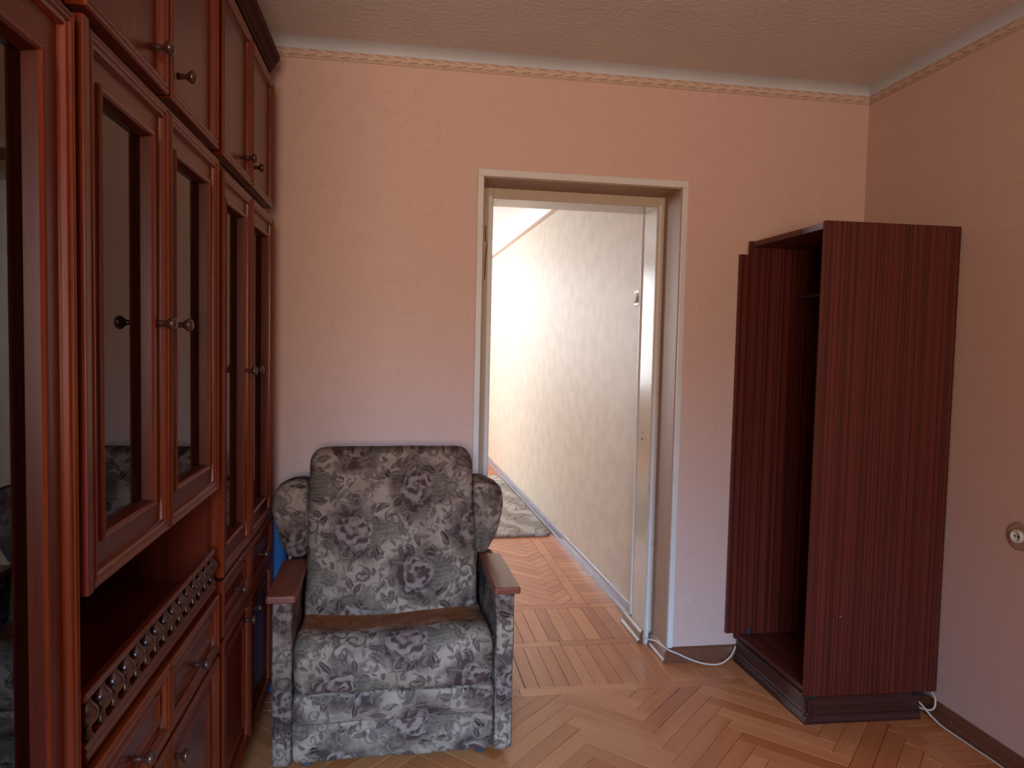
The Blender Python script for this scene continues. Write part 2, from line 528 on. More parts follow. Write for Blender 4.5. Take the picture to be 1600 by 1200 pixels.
class MB:
    def __init__(self):
        self.v, self.f, self.g, self.attr, self.uvs = [], [], [], {}, None

    def face(self, idx, grain=2):
        self.f.append(tuple(idx))
        self.g.append(grain)

    def box(self, x0, x1, y0, y1, z0, z1, grain=2):
        n = len(self.v)
        self.v += [(x0, y0, z0), (x1, y0, z0), (x1, y1, z0), (x0, y1, z0),
                   (x0, y0, z1), (x1, y0, z1), (x1, y1, z1), (x0, y1, z1)]
        for q in ((0, 3, 2, 1), (4, 5, 6, 7), (0, 1, 5, 4), (1, 2, 6, 5), (2, 3, 7, 6), (3, 0, 4, 7)):
            self.face([n + i for i in q], grain)
        return self

    def loft(self, rings, cap0=True, cap1=True, grain=2, closed=True):
        """rings: equal-length lists of points, joined in turn"""
        n0 = len(self.v)
        k = len(rings[0])
        for r in rings:
            self.v += [tuple(p) for p in r]
        for i in range(len(rings) - 1):
            a, b = n0 + i * k, n0 + (i + 1) * k
            for j in range(k if closed else k - 1):
                j2 = (j + 1) % k
                self.face((a + j, a + j2, b + j2, b + j), grain)
        if cap0:
            self.face([n0 + j for j in range(k)][::-1], grain)
        if cap1:
            e = n0 + (len(rings) - 1) * k
            self.face([e + j for j in range(k)], grain)
        return self

    def lathe(self, base, axis, prof, seg=14, grain=0):
        """prof: (distance along axis, radius)"""
        ax = Vector(axis).normalized()
        t = Vector((0, 0, 1)) if abs(ax.z) < 0.9 else Vector((1, 0, 0))
        a = ax.cross(t).normalized()
        b = ax.cross(a)
        rings = []
        for d, r in prof:
            c = Vector(base) + ax * d
            rings.append([c + a * (math.cos(2 * PI * i / seg) * r) + b * (math.sin(2 * PI * i / seg) * r) for i in range(seg)])
        return self.loft(rings, grain=grain)

    def tube(self, pts, r, seg=8, smooth=6):
        P = [Vector(p) for p in pts]
        if smooth and len(P) > 2:
            Q = []
            for i in range(len(P) - 1):
                p0, p1, p2, p3 = P[max(i - 1, 0)], P[i], P[i + 1], P[min(i + 2, len(P) - 1)]
                for s in range(smooth):
                    t = s / smooth
                    Q.append(0.5 * ((2 * p1) + (p2 - p0) * t + (2 * p0 - 5 * p1 + 4 * p2 - p3) * t * t + (3 * p1 - p0 - 3 * p2 + p3) * t ** 3))
            Q.append(P[-1])
            P = Q
        rings = []
        for i, p in enumerate(P):
            d = (P[min(i + 1, len(P) - 1)] - P[max(i - 1, 0)]).normalized()
            t = Vector((0, 0, 1)) if abs(d.z) < 0.9 else Vector((1, 0, 0))
            a = d.cross(t).normalized()
            b = d.cross(a)
            rings.append([p + a * (math.cos(2 * PI * k / seg) * r) + b * (math.sin(2 * PI * k / seg) * r) for k in range(seg)])
        return self.loft(rings)

    def extrude_profile(self, prof, p0, p1, out, up=(0, 0, 1), cap=True, grain=1):
        """prof: closed list of (outward, upward); swept straight from p0 to p1"""
        o, u = Vector(out), Vector(up)
        r0 = [Vector(p0) + o * a + u * b for a, b in prof]
        r1 = [Vector(p1) + o * a + u * b for a, b in prof]
        return self.loft([r0, r1], cap, cap, grain)

    def build(self, name, mat, parent=None, smooth=False, bevel=0.0, seg=2, uvoff=None, origin=None, angle=40, recalc=True):
        xs = [p[0] for p in self.v]
        ys = [p[1] for p in self.v]
        zs = [p[2] for p in self.v]
        o = Vector(origin) if origin is not None else Vector(((min(xs) + max(xs)) / 2, (min(ys) + max(ys)) / 2, min(zs)))
        me = bpy.data.meshes.new(name)
        me.from_pydata([tuple(Vector(p) - o) for p in self.v], [], self.f)
        if uvoff is None:
            uvoff = (random.random() * 5, random.random() * 5)
        uv = me.uv_layers.new(name='UVMap')
        for pi, poly in enumerate(me.polygons):
            g = self.g[pi]
            nrm = poly.normal
            na = max(range(3), key=lambda i: abs(nrm[i]))
            if na != g:
                ua, va = g, 3 - g - na
            else:
                ua, va = [i for i in range(3) if i != na]
            for li in poly.loop_indices:
                co = Vector(self.v[me.loops[li].vertex_index])
                if self.uvs:
                    uv.data[li].uv = self.uvs[me.loops[li].vertex_index]
                    continue
                uv.data[li].uv = (co[ua] + uvoff[0], co[va] + uvoff[1])
            poly.use_smooth = smooth
        if self.attr:
            for k, vals in self.attr.items():
                at = me.attributes.new(k, 'FLOAT', 'POINT')
                at.data.foreach_set('value', vals)
        if recalc:
            import bmesh
            bm = bmesh.new()
            bm.from_mesh(me)
            bmesh.ops.recalc_face_normals(bm, faces=bm.faces)
            bm.to_mesh(me)
            bm.free()
        me.materials.append(mat)
        ob = bpy.data.objects.new(name, me)
        COL.objects.link(ob)
        ORI[ob.name] = o
        if parent is not None:
            ob.parent = parent
            ob.location = o - ORI[parent.name]
        else:
            ob.location = o
        if bevel:
            md = ob.modifiers.new('edge', 'BEVEL')
            md.width = bevel
            md.segments = seg
            md.limit_method = 'ANGLE'
            md.angle_limit = math.radians(35)
            md.harden_normals = False
        return ob


def tag(o, label=None, cat=None, group=None, kind=None):
    if label:
        o['label'] = label
    if cat:
        o['category'] = cat
    if group:
        o['group'] = group
    if kind:
        o['kind'] = kind
    return o


def thing(name, loc, label, cat, group=None):
    o = bpy.data.objects.new(name, None)
    o.empty_display_size = 0.1
    o.location = loc
    COL.objects.link(o)
    ORI[o.name] = Vector(loc)
    return tag(o, label, cat, group)


def struct(o, label=None):
    return tag(o, label, None, None, 'structure')


# ------------------------------------------------------------------ room shell
OX0, OX1, OZ = 0.332, 1.167, 2.022      # wall opening


def room():
    T = 0.12
    # floor: slab with single parquet blocks laid on it
    fl = MB().box(NX0 - 0.1, XR + 0.1, YR - 0.1, NY1 + 0.1, -0.10, -0.012).build('floor', M['subfloor'])
    struct(fl, 'oak block parquet floor with herringbone field and plank borders')
    # back wall with the door opening
    b = MB()
    b.box(XW - T, OX0, D, DB, -0.02, 2.62)
    b.box(OX1, XR + T, D, DB, -0.02, 2.62)
    b.box(OX0, OX1, D, DB, OZ, 2.62)
    struct(b.build('wall_back', M['wall_back']), 'salmon wallpapered back wall with embossed scrolls and a doorway')
    struct(MB().box(XR, XR + T, YR - T, D, -0.02, 2.62).build('wall_right', M['wall_side']), 'salmon wallpapered right wall with embossed scrolls')
    struct(MB().box(XW - T, XW, YR - T, D, -0.02, 2.62).build('wall_left', M['wall_side']))
    # rear wall with the window behind the camera
    wx0, wx1, wz0, wz1 = -0.93, 0.37, 0.85, 2.25
    r = MB()
    r.box(XW, wx0, YR - 0.3, YR, -0.02, 2.62)
    r.box(wx1, XR, YR - 0.3, YR, -0.02, 2.62)
    r.box(wx0, wx1, YR - 0.3, YR, -0.02, wz0)
    r.box(wx0, wx1, YR - 0.3, YR, wz1, 2.62)
    struct(r.build('wall_rear', M['wall_rear']))
    w = MB()
    f = 0.05
    w.box(wx0, wx1, YR - 0.06, YR - 0.01, wz0, wz0 + f, 0)
    w.box(wx0, wx1, YR - 0.06, YR - 0.01, wz1 - f, wz1, 0)
    for x in (wx0, (wx0 + wx1) / 2 - f / 2, wx1 - f):
        w.box(x, x + f, YR - 0.06, YR - 0.01, wz0 + f, wz1 - f)
    struct(w.build('window_1', M['white_paint']))
    # ceiling and coves
    struct(MB().box(XW - T, XR + T, YR - T, D + 0.02, ZC, ZC + 0.13).build('ceiling', M['ceiling']), 'rough whitewashed ceiling')
    prof = []
    for i in range(9):
        t = i / 8 * PI / 2
        prof.append((0.075 * (1 - math.cos(t)), 0.0 + 0.034 * math.sin(t)))
    c1 = MB()
    z0 = 2.4605
    pr = [(0, 0.04)] + prof + [(0.075, 0.04)]
    c1.extrude_profile(pr, (XW, D, z0), (XR, D, z0), (0, -1, 0), grain=0)
    struct(c1.build('trim_3', M['cove'], smooth=False), 'pale coved plaster strip above the border paper on the back wall')
    c2 = MB()
    c2.extrude_profile(pr, (XR, YR, z0), (XR, D, z0), (-1, 0, 0), grain=1)
    struct(c2.build('trim_4', M['cove'], smooth=False), 'pale coved plaster strip above the border paper on the right wall')
    # paper border
    struct(MB().box(XW, XR, D - 0.0025, D, 2.4255, 2.461, 0).build('trim_1', M['border_x']), 'twisted rope paper border along the top of the back wall')
    struct(MB().box(XR - 0.0025, XR, YR, D - 0.0025, 2.4255, 2.461, 1).build('trim_2', M['border_y']), 'twisted rope paper border along the top of the right wall')
    # baseboards
    bp = [(0, 0), (0.022, 0), (0.022, 0.012), (0.017, 0.020), (0.015, 0.046), (0.010, 0.056), (0.004, 0.062), (0, 0.063)]
    q = MB()
    q.extrude_profile(bp, (OX1 - 0.0, D, 0), (XR, D, 0), (0, -1, 0), grain=0)
    struct(q.build('baseboard_back', M['baseboard'], bevel=0.001), 'brown varnished baseboard on the back wall right of the doorway')
    q = MB()
    q.extrude_profile(bp, (OX1, D - 0.022, 0), (OX1, D + 0.185, 0), (-1, 0, 0), grain=1)
    struct(q.build('baseboard_reveal', M['baseboard'], bevel=0.001), 'scuffed baseboard piece turning into the doorway reveal')
    q = MB()
    q.extrude_profile(bp, (XR, YR, 0), (XR, D - 0.022, 0), (-1, 0, 0), grain=1)
    struct(q.build('baseboard_right', M['baseboard'], bevel=0.001), 'brown varnished baseboard with chipped paint on the right wall')

    # ---- the next room
    def slant(x0, x1, z0, z1, ya=DB, yb=NY1 + T):
        k0, k1 = -0.025 * (ya - 3.3), -0.025 * (yb - 3.3)
        pl = [(x0 + k0, ya), (x1 + k0, ya), (x1 + k1, yb), (x0 + k1, yb)]
        return MB().loft([[(p[0], p[1], z0) for p in pl], [(p[0], p[1], z1) for p in pl]], grain=1)
    struct(slant(NX1, NX1 + 0.35, -0.02, 2.62).build('wall_next_right', M['next_wall']), 'cream vinyl papered wall of the bright next room')
    struct(MB().box(NX0 - T, NX0, DB, NY1 + T, -0.02, 2.62).build('wall_next_left', M['next_wall']))
    struct(MB().box(NX0 - T, NX1 + T, NY1, NY1 + T, -0.02, 2.62).build('wall_next_end', M['next_wall']))
    struct(MB().box(NX0 - T, NX1 + T, DB, NY1 + T, 2.55, 2.68).build('ceiling_next', M['next_ceiling']), 'white ceiling of the next room')
    struct(slant(NX1 - 0.003, NX1, 2.370, 2.56, yb=NY1).build('trim_6', M['next_ceiling']), 'whitewashed band above the border in the next room')
    struct(slant(NX1 - 0.005, NX1, 2.340, 2.370, yb=NY1).build('trim_5', M['reveal']), 'thin brown border strip along the top of the next room wall')
    # frames of the two windows that light the next room
    w = MB()
    for x in (-1.16, -0.285, 0.59):
        w.box(x, x + 0.06, NY1 - 0.075, NY1, 0.80, 2.40)
    for z in (0.80, 2.34):
        w.box(-1.16, 0.65, NY1 - 0.07, NY1, z, z + 0.06, 0)
    struct(w.build('window_2', M['white_paint']))
    w = MB()
    for y in (6.30, 7.17, 8.05):
        w.box(NX0, NX0 + 0.075, y, y + 0.06, 0.80, 2.32)
    for z in (0.80, 2.26):
        w.box(NX0, NX0 + 0.07, 6.30, 8.11, z, z + 0.06, 1)
    struct(w.build('window_3', M['white_paint']))
    bn = [(0, 0), (0.020, 0), (0.020, 0.014), (0.014, 0.024), (0.012, 0.052), (0.007, 0.066), (0, 0.070)]
    q = MB()
    q.extrude_profile(bn, (NX1 - 0.002, 3.38, 0), (NX1 - 0.025 * (NY1 - 3.3), NY1, 0), (-1, 0, 0), grain=1)
    struct(q.build('baseboard_next', M['baseboard_next'], bevel=0.001), 'worn shiny baseboard along the next room wall')


room()


# ------------------------------------------------------------------ door frame
def door():
    root = bpy.data.objects.new('door_1', None)
    root.location = (0.75, D, 0)
    COL.objects.link(root)
    ORI[root.name] = Vector((0.75, D, 0))
    struct(root, 'white painted doorway without a door leaf, deep beige reveal and old inner frame')
    # flat casing round the opening on the room side
    cw, t = 0.024, 0.012
    MB().box(OX0 - cw, OX0, D - t, D, 0.0, OZ).build('casing', M['white_paint'], root, bevel=0.002)
    MB().box(OX1, OX1 + cw, D - t, D, 0.063, OZ).build('casing', M['white_paint'], root, bevel=0.002)
    MB().box(OX0 - cw, OX1 + cw, D - t, D, OZ, OZ + cw + 0.004, 0).build('casing', M['white_paint'], root, bevel=0.002)
    # reveal lining
    rv = D + 0.185
    MB().box(OX0, OX0 + 0.004, D, rv, 0, OZ).build('reveal_lining', M['reveal'], root)
    MB().box(OX1 - 0.004, OX1, D, rv, 0, OZ).build('reveal_lining', M['reveal'], root)
    MB().box(OX0, OX1, D, rv, OZ - 0.004, OZ, 1).build('reveal_lining', M['reveal'], root)
    # inner frame
    IX0, IX1, IZ = 0.397, 1.130, 1.975
    L = MB().box(OX0, IX0, rv, DB, 0, OZ)
    L.build('jamb', M['old_paint'], root, bevel=0.003)
    MB().box(IX1, OX1, rv, DB, 0, OZ).build('jamb', M['old_paint'], root, bevel=0.003)
    MB().box(IX0, IX1, rv, DB, IZ, OZ, 0).build('jamb_head', M['old_paint'], root, bevel=0.003)
    # narrow white stop strips on the frame front
    MB().box(IX1 + 0.006, OX1 - 0.016, rv - 0.006, rv, 0.0, IZ + 0.01).build('stop_strip', M['white_paint'], root, bevel=0.002)
    MB().box(IX0 - 0.022, IX0 - 0.003, rv - 0.006, rv, 0.0, IZ + 0.01).build('stop_strip', M['white_paint'], root, bevel=0.002)
    # white edge strip on the far end of the right jamb
    MB().box(IX1 - 0.006, IX1 + 0.006, DB - 0.001, DB + 0.010, 0.07, IZ).build('edge_strip', M['white_paint'], root, bevel=0.002)
    # baseboard stub across the foot of the right jamb
    bn = [(0, 0), (0.024, 0), (0.024, 0.010), (0.014, 0.018), (0.012, 0.048), (0.004, 0.060), (0, 0.060)]
    q = MB()
    q.extrude_profile(bn, (IX1, rv + 0.012, 0), (IX1, DB + 0.09, 0), (-1, 0, 0), grain=1)
    q.build('baseboard_stub', M['baseboard'], root, bevel=0.001)
    # cracks in the left jamb
    c = MB()
    y = rv - 0.002
    c.tube([(0.366, y, 1.86), (0.3655, y, 1.82), (0.368, y, 1.79)], 0.0022, 5)
    c.tube([(0.378, y, 1.80), (0.371, y, 1.76), (0.367, y, 1.70), (0.366, y, 1.63)], 0.0022, 5)
    c.tube([(0.381, y, 1.76), (0.388, y, 1.71), (0.386, y, 1.66)], 0.0012, 5)
    tag(c.build('crack', M['crack'], root), 'dark splinter cracks in the left jamb')
    h = MB()
    h.lathe((IX1 + 0.001, rv + 0.105, 0.93), (-1, 0, 0), [(0, 0.006), (0.003, 0.005)], 8)
    h.lathe((IX1 + 0.001, rv + 0.10, 0.962), (-1, 0, 0), [(0, 0.004), (0.003, 0.003)], 8)
    h.build('screw_hole', M['crack'], root)


door()


# ------------------------------------------------------------------ parquet
def clip(poly, a, b, c):
    """keep the side a*x + b*y <= c"""
    out = []
    for i in range(len(poly)):
        p, q = poly[i], poly[(i + 1) % len(poly)]
        dp, dq = a * p[0] + b * p[1] - c, a * q[0] + b * q[1] - c
        if dp <= 0:
            out.append(p)
        if (dp < 0 < dq) or (dq < 0 < dp):
            t = dp / (dp - dq)
            out.append((p[0] + (q[0] - p[0]) * t, p[1] + (q[1] - p[1]) * t))
    return out


def poly_area(p):
    return 0.5 * sum(p[i][0] * p[(i + 1) % len(p)][1] - p[(i + 1) % len(p)][0] * p[i][1] for i in range(len(p)))


def clip_box(poly, x0, x1, y0, y1):
    for a, b, c in ((-1, 0, -x0), (1, 0, x1), (0, -1, -y0), (0, 1, y1)):
        poly = clip(poly, a, b, c)
        if len(poly) < 3:
            return None
    return poly if abs(poly_area(poly)) > 2e-4 else None


def herringbone(x0, x1, y0, y1, xref, yref, L=0.405, w=0.0625):
    """blocks at 45 degrees; returns (polygon, angle)"""
    s = 1 / math.sqrt(2)
    out = []

    def W(a, b):
        return (xref + (a - b) * s, yref + (a + b) * s)
    n = int((x1 - x0) / (L * 1.4)) + 4
    mK = int((y1 - y0 + 2) / (w * 1.414)) + 10
    for c in range(-n, n + 1):
        for k in range(-mK, mK + 1):
            a0, b0 = k * w + c * L, k * w - c * L
            H = [W(a0, b0), W(a0 + L, b0), W(a0 + L, b0 + w), W(a0, b0 + w)]
            V = [W(a0 + L, b0 + w - L), W(a0 + L + w, b0 + w - L), W(a0 + L + w, b0 + w), W(a0 + L, b0 + w)]
            for P, ang in ((H, PI / 4), (V, -PI / 4)):
                Q = clip_box(P, x0, x1, y0, y1)
                if Q:
                    out.append((Q, ang))
    return out


def planks():
    P = []
    fx = -0.92
    # field of the room, then strips and plank borders
    P += herringbone(fx, 1.795, -1.0, 2.655, 0.944 - 0.405 / math.sqrt(2) * 2 + 0.002, 2.20)

    def strip(x0, x1, y0, y1, along, step, jitter=0.0):
        if along == 'x':
            x = x0
            while x < x1 - 0.01:
                e = min(x + step * (1 + random.uniform(-jitter, jitter)), x1)
                P.append(([(x, y0), (e, y0), (e, y1), (x, y1)], 0.0))
                x = e
        else:
            y = y0
            while y < y1 - 0.01:
                e = min(y + step * (1 + random.uniform(-jitter, jitter)), y1)
                P.append(([(x0, y), (x1, y), (x1, e), (x0, e)], PI / 2))
                y = e

    strip(fx, 1.86, 2.655, 2.715, 'x', 0.47)
    strip(1.795, 1.855, -1.0, 2.655, 'y', 0.45)
    # short planks crosswise against the right wall
    y = -1.0
    while y < 2.70:
        e = min(y + random.uniform(0.056, 0.064), 2.715)
        P.append(([(1.855, y), (XR, y), (XR, e), (1.855, e)], 0.0))
        y = e
    # planks running into the doorway
    x = fx
    while x < XR - 0.01:
        e = min(x + random.uniform(0.052, 0.075), XR)
        yb = D if (e < OX0 or x > OX1) else 3.095
        P.append(([(x, 2.715), (e, 2.715), (e, yb), (x, yb)], PI / 2))
        x = e
    strip(OX0, OX1, 3.095, 3.15, 'x', 0.42)
    x = NX0
    while x < NX1 - 0.01:
        e = min(x + random.uniform(0.052, 0.075), NX1)
        yb = 3.15 if (e > OX0 and x < OX1) else DB
        P.append(([(x, yb), (e, yb), (e, 3.55), (x, 3.55)], PI / 2))
        x = e
    strip(NX0, NX1, 3.55, 3.605, 'x', 0.46)
    strip(0.945, 1.005, 3.605, NY1, 'y', 0.45)
    y = 3.605
    while y < NY1 - 0.01:
        e = min(y + random.uniform(0.056, 0.064), NY1)
        P.append(([(1.005, y), (NX1, y), (NX1, e), (1.005, e)], 0.0))
        y = e
    P += herringbone(NX0, 0.945, 3.605, NY1, 0.30, 4.40)

    # the blocks the photograph shows largest become single planks
    def weight(item):
        p = item[0]
        cx, cy = sum(q[0] for q in p) / len(p), sum(q[1] for q in p) / len(p)
        if cy < 1.7 or cx < 0.30 or (cx < 0.36 and cy < 2.3):
            return 0
        if cy > D and cx < 0.2 * cy:
            return 0
        if cx > 1.50 and 2.36 < cy < 3.0:
            return 0
        if cy > D and cx < OX0 + 0.03 and cy < 3.3:
            return 0
        return abs(poly_area(p)) * CAM_H / (cx * cx + cy * cy) ** 1.5
    P.sort(key=weight, reverse=True)

    def add(mb, poly, ang, tones):
        if poly_area(poly) < 0:
            poly = poly[::-1]
        n = len(poly)
        cx, cy = sum(q[0] for q in poly) / n, sum(q[1] for q in poly) / n
        dz = random.uniform(-0.0006, 0.0002)

        def shrink(d):
            out = []
            for i in range(n):
                p0, p1, p2 = Vector(poly[i - 1]), Vector(poly[i]), Vector(poly[(i + 1) % n])
                e1, e2 = (p1 - p0).normalized(), (p2 - p1).normalized()
                n1, n2 = Vector((-e1.y, e1.x)), Vector((-e2.y, e2.x))
                bis = n1 + n2
                if bis.length < 1e-6:
                    bis = n1
                bis.normalize()
                s = d / max(0.35, bis.dot(n1))
                out.append(p1 + bis * s)
            return out
        g = random.uniform(0.0005, 0.0014)
        r0 = [(q.x, q.y, -0.012) for q in shrink(g)]
        r1 = [(q.x, q.y, dz - 0.0012) for q in shrink(g)]
        r2 = [(q.x, q.y, dz) for q in shrink(g + 0.0006)]
        n0 = len(mb.v)
        mb.loft([r0, r1, r2], True, True)
        t = min(1, max(0, random.gauss(0.5, 0.26)))
        tones += [t] * (len(mb.v) - n0)
        return cx, cy

    def finish(mb, tones, angs, name, parent):
        mb.attr = {'tone': tones}
        ob = mb.build(name, M['parquet'], parent, recalc=False)
        me = ob.data
        o = ORI[ob.name]
        uv = me.uv_layers[0]
        for pi, poly in enumerate(me.polygons):
            ang, off = angs[pi]
            c, s = math.cos(ang), math.sin(ang)
            for li in poly.loop_indices:
                q = me.vertices[me.loops[li].vertex_index].co + o
                uv.data[li].uv = (q.x * c + q.y * s + off, -q.x * s + q.y * c + off * 3)
        return ob

    fl = bpy.data.objects['floor']
    rest, rt, ra = MB(), [], []
    for i, (poly, ang) in enumerate(P):
        off = random.random() * 9
        if i < 296 and weight((poly, ang)) > 0:
            mb, tn = MB(), []
            add(mb, poly, ang, tn)
            finish(mb, tn, [(ang, off)] * len(mb.f), 'plank', fl)
        else:
            f0 = len(rest.f)
            add(rest, poly, ang, rt)
            ra += [(ang, off)] * (len(rest.f) - f0)
    ob = finish(rest, rt, ra, 'parquet_blocks', fl)
    ob['kind'] = 'stuff'


planks()

# ------------------------------------------------------------------ wall unit


def ring_front(mb, y0, y1, z0, z1, prof, cap=True):
    """nested mitred rectangles: prof = (inset, x offset from XL)"""
    n0 = len(mb.v)
    for d, h in prof:
        x = XL + h
        mb.v += [(x, y0 + d, z0 + d), (x, y1 - d, z0 + d), (x, y1 - d, z1 - d), (x, y0 + d, z1 - d)]
    for i in range(len(prof) - 1):
        a, b = n0 + 4 * i, n0 + 4 * i + 4
        for j in range(4):
            j2 = (j + 1) % 4
            mb.face((a + j, a + j2, b + j2, b + j), 1 if j in (0, 2) else 2)
    if cap:
        e = n0 + 4 * (len(prof) - 1)
        mb.face((e, e + 1, e + 2, e + 3), 2)
    return mb


FLUTE = [(0, -0.020), (0, 0.005), (0.002, 0.009), (0.005, 0.010), (0.0075, 0.007), (0.009, 0.006), (0.0115, 0.0095), (0.014, 0.0095),
         (0.0160, 0.006), (0.0175, 0.005), (0.020, 0.0075), (0.0225, 0.006), (0.025, 0.000), (0.0255, -0.004)]


def knob(parent, y, z, x=XL - 0.003):
    mb = MB().lathe((x, y, z), (1, 0, 0), [(0, 0.0075), (0.010, 0.0055), (0.018, 0.0055), (0.022, 0.009), (0.026, 0.0125),
                                          (0.031, 0.0135), (0.035, 0.0115), (0.038, 0.006), (0.0385, 0.001)], 16)
    return mb.build('knob', M['knob'], parent, smooth=True)


def glass_door(root, y0, y1, z0, z1, kn, stile=0.034):
    s = 0.0255 + stile
    d = ring_front(MB(), y0, y1, z0, z1, FLUTE + [(s, -0.004), (s + 0.001, 0.0), (s + 0.004, 0.0025), (s + 0.009, 0.0015),
                                                 (s + 0.012, -0.003), (s + 0.018, -0.026), (s - 0.01, -0.026), (s - 0.01, -0.028), (0.0, -0.028), (0, -0.020)], cap=False)
    door_ = d.build('door', M['mahogany_mold'], root, recalc=True)
    door_.data.materials.append(M['mahogany'])
    door_.data.materials.append(M['mahogany_gloss'])
    for p in door_.data.polygons:     # flat stiles carry the plainer veneer
        nrm, c = p.normal, p.center
        if abs(nrm.x) > 0.9 and p.area > 0.006:
            p.material_index = 1
        if abs(c.x + ORI[door_.name].x - (XL - 0.0145)) < 0.001 and 0.1 < abs(nrm.x) < 0.5:
            p.material_index = 2
    k = s + 0.004
    MB().box(XL - 0.0245, XL - 0.0205, y0 + k, y1 - k, z0 + k, z1 - k).build('glass', M['glass'], door_)
    if kn:
        knob(door_, *kn)
    return door_


def panel_door(root, y0, y1, z0, z1, kn, name='door', raised=False):
    prof = list(FLUTE) + [(0.027, -0.006)]
    if raised:
        a = 0.040 if (z1 - z0) < 0.22 else 0.060
        prof += [(a, -0.006), (a + 0.004, 0.000), (a + 0.008, 0.002), (a + 0.012, -0.001), (a + 0.018, -0.004)]
    d = ring_front(MB(), y0, y1, z0, z1, prof)
    o = d.build(name, M['mahogany_mold'], root, recalc=False)
    o.data.materials.append(M['mahogany'])
    for p in o.data.polygons:
        if abs(p.normal.x) > 0.9 and (p.area > 0.006):
            p.material_index = 1
    if kn:
        knob(o, *kn)
    return o


XB = XW + 0.012     # back of the carcasses
XF = XL - 0.021     # front edge of the carcasses


def carcass(root, y0, y1, z0, z1, shelves=(), plinth=False):
    t = 0.016
    b = MB()
    b.box(XB, XF, y0, y0 + t, z0, z1)
    b.box(XB, XF, y1 - t, y1, z0, z1)
    b.box(XB, XF, y0 + t, y1 - t, z0, z0 + t, 1)
    b.box(XB, XF, y0 + t, y1 - t, z1 - t, z1, 1)
    b.box(XB, XB + 0.006, y0 + t, y1 - t, z0 + t, z1 - t)
    b.build('body', M['mahogany'], root, bevel=0.0008, seg=1)
    for z in shelves:
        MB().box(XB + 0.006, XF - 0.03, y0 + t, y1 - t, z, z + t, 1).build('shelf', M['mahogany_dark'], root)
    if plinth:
        MB().box(XB, XF - 0.03, y0 + 0.002, y1 - 0.002, 0.0, z0, 1).build('plinth', M['mahogany_dark'], root)


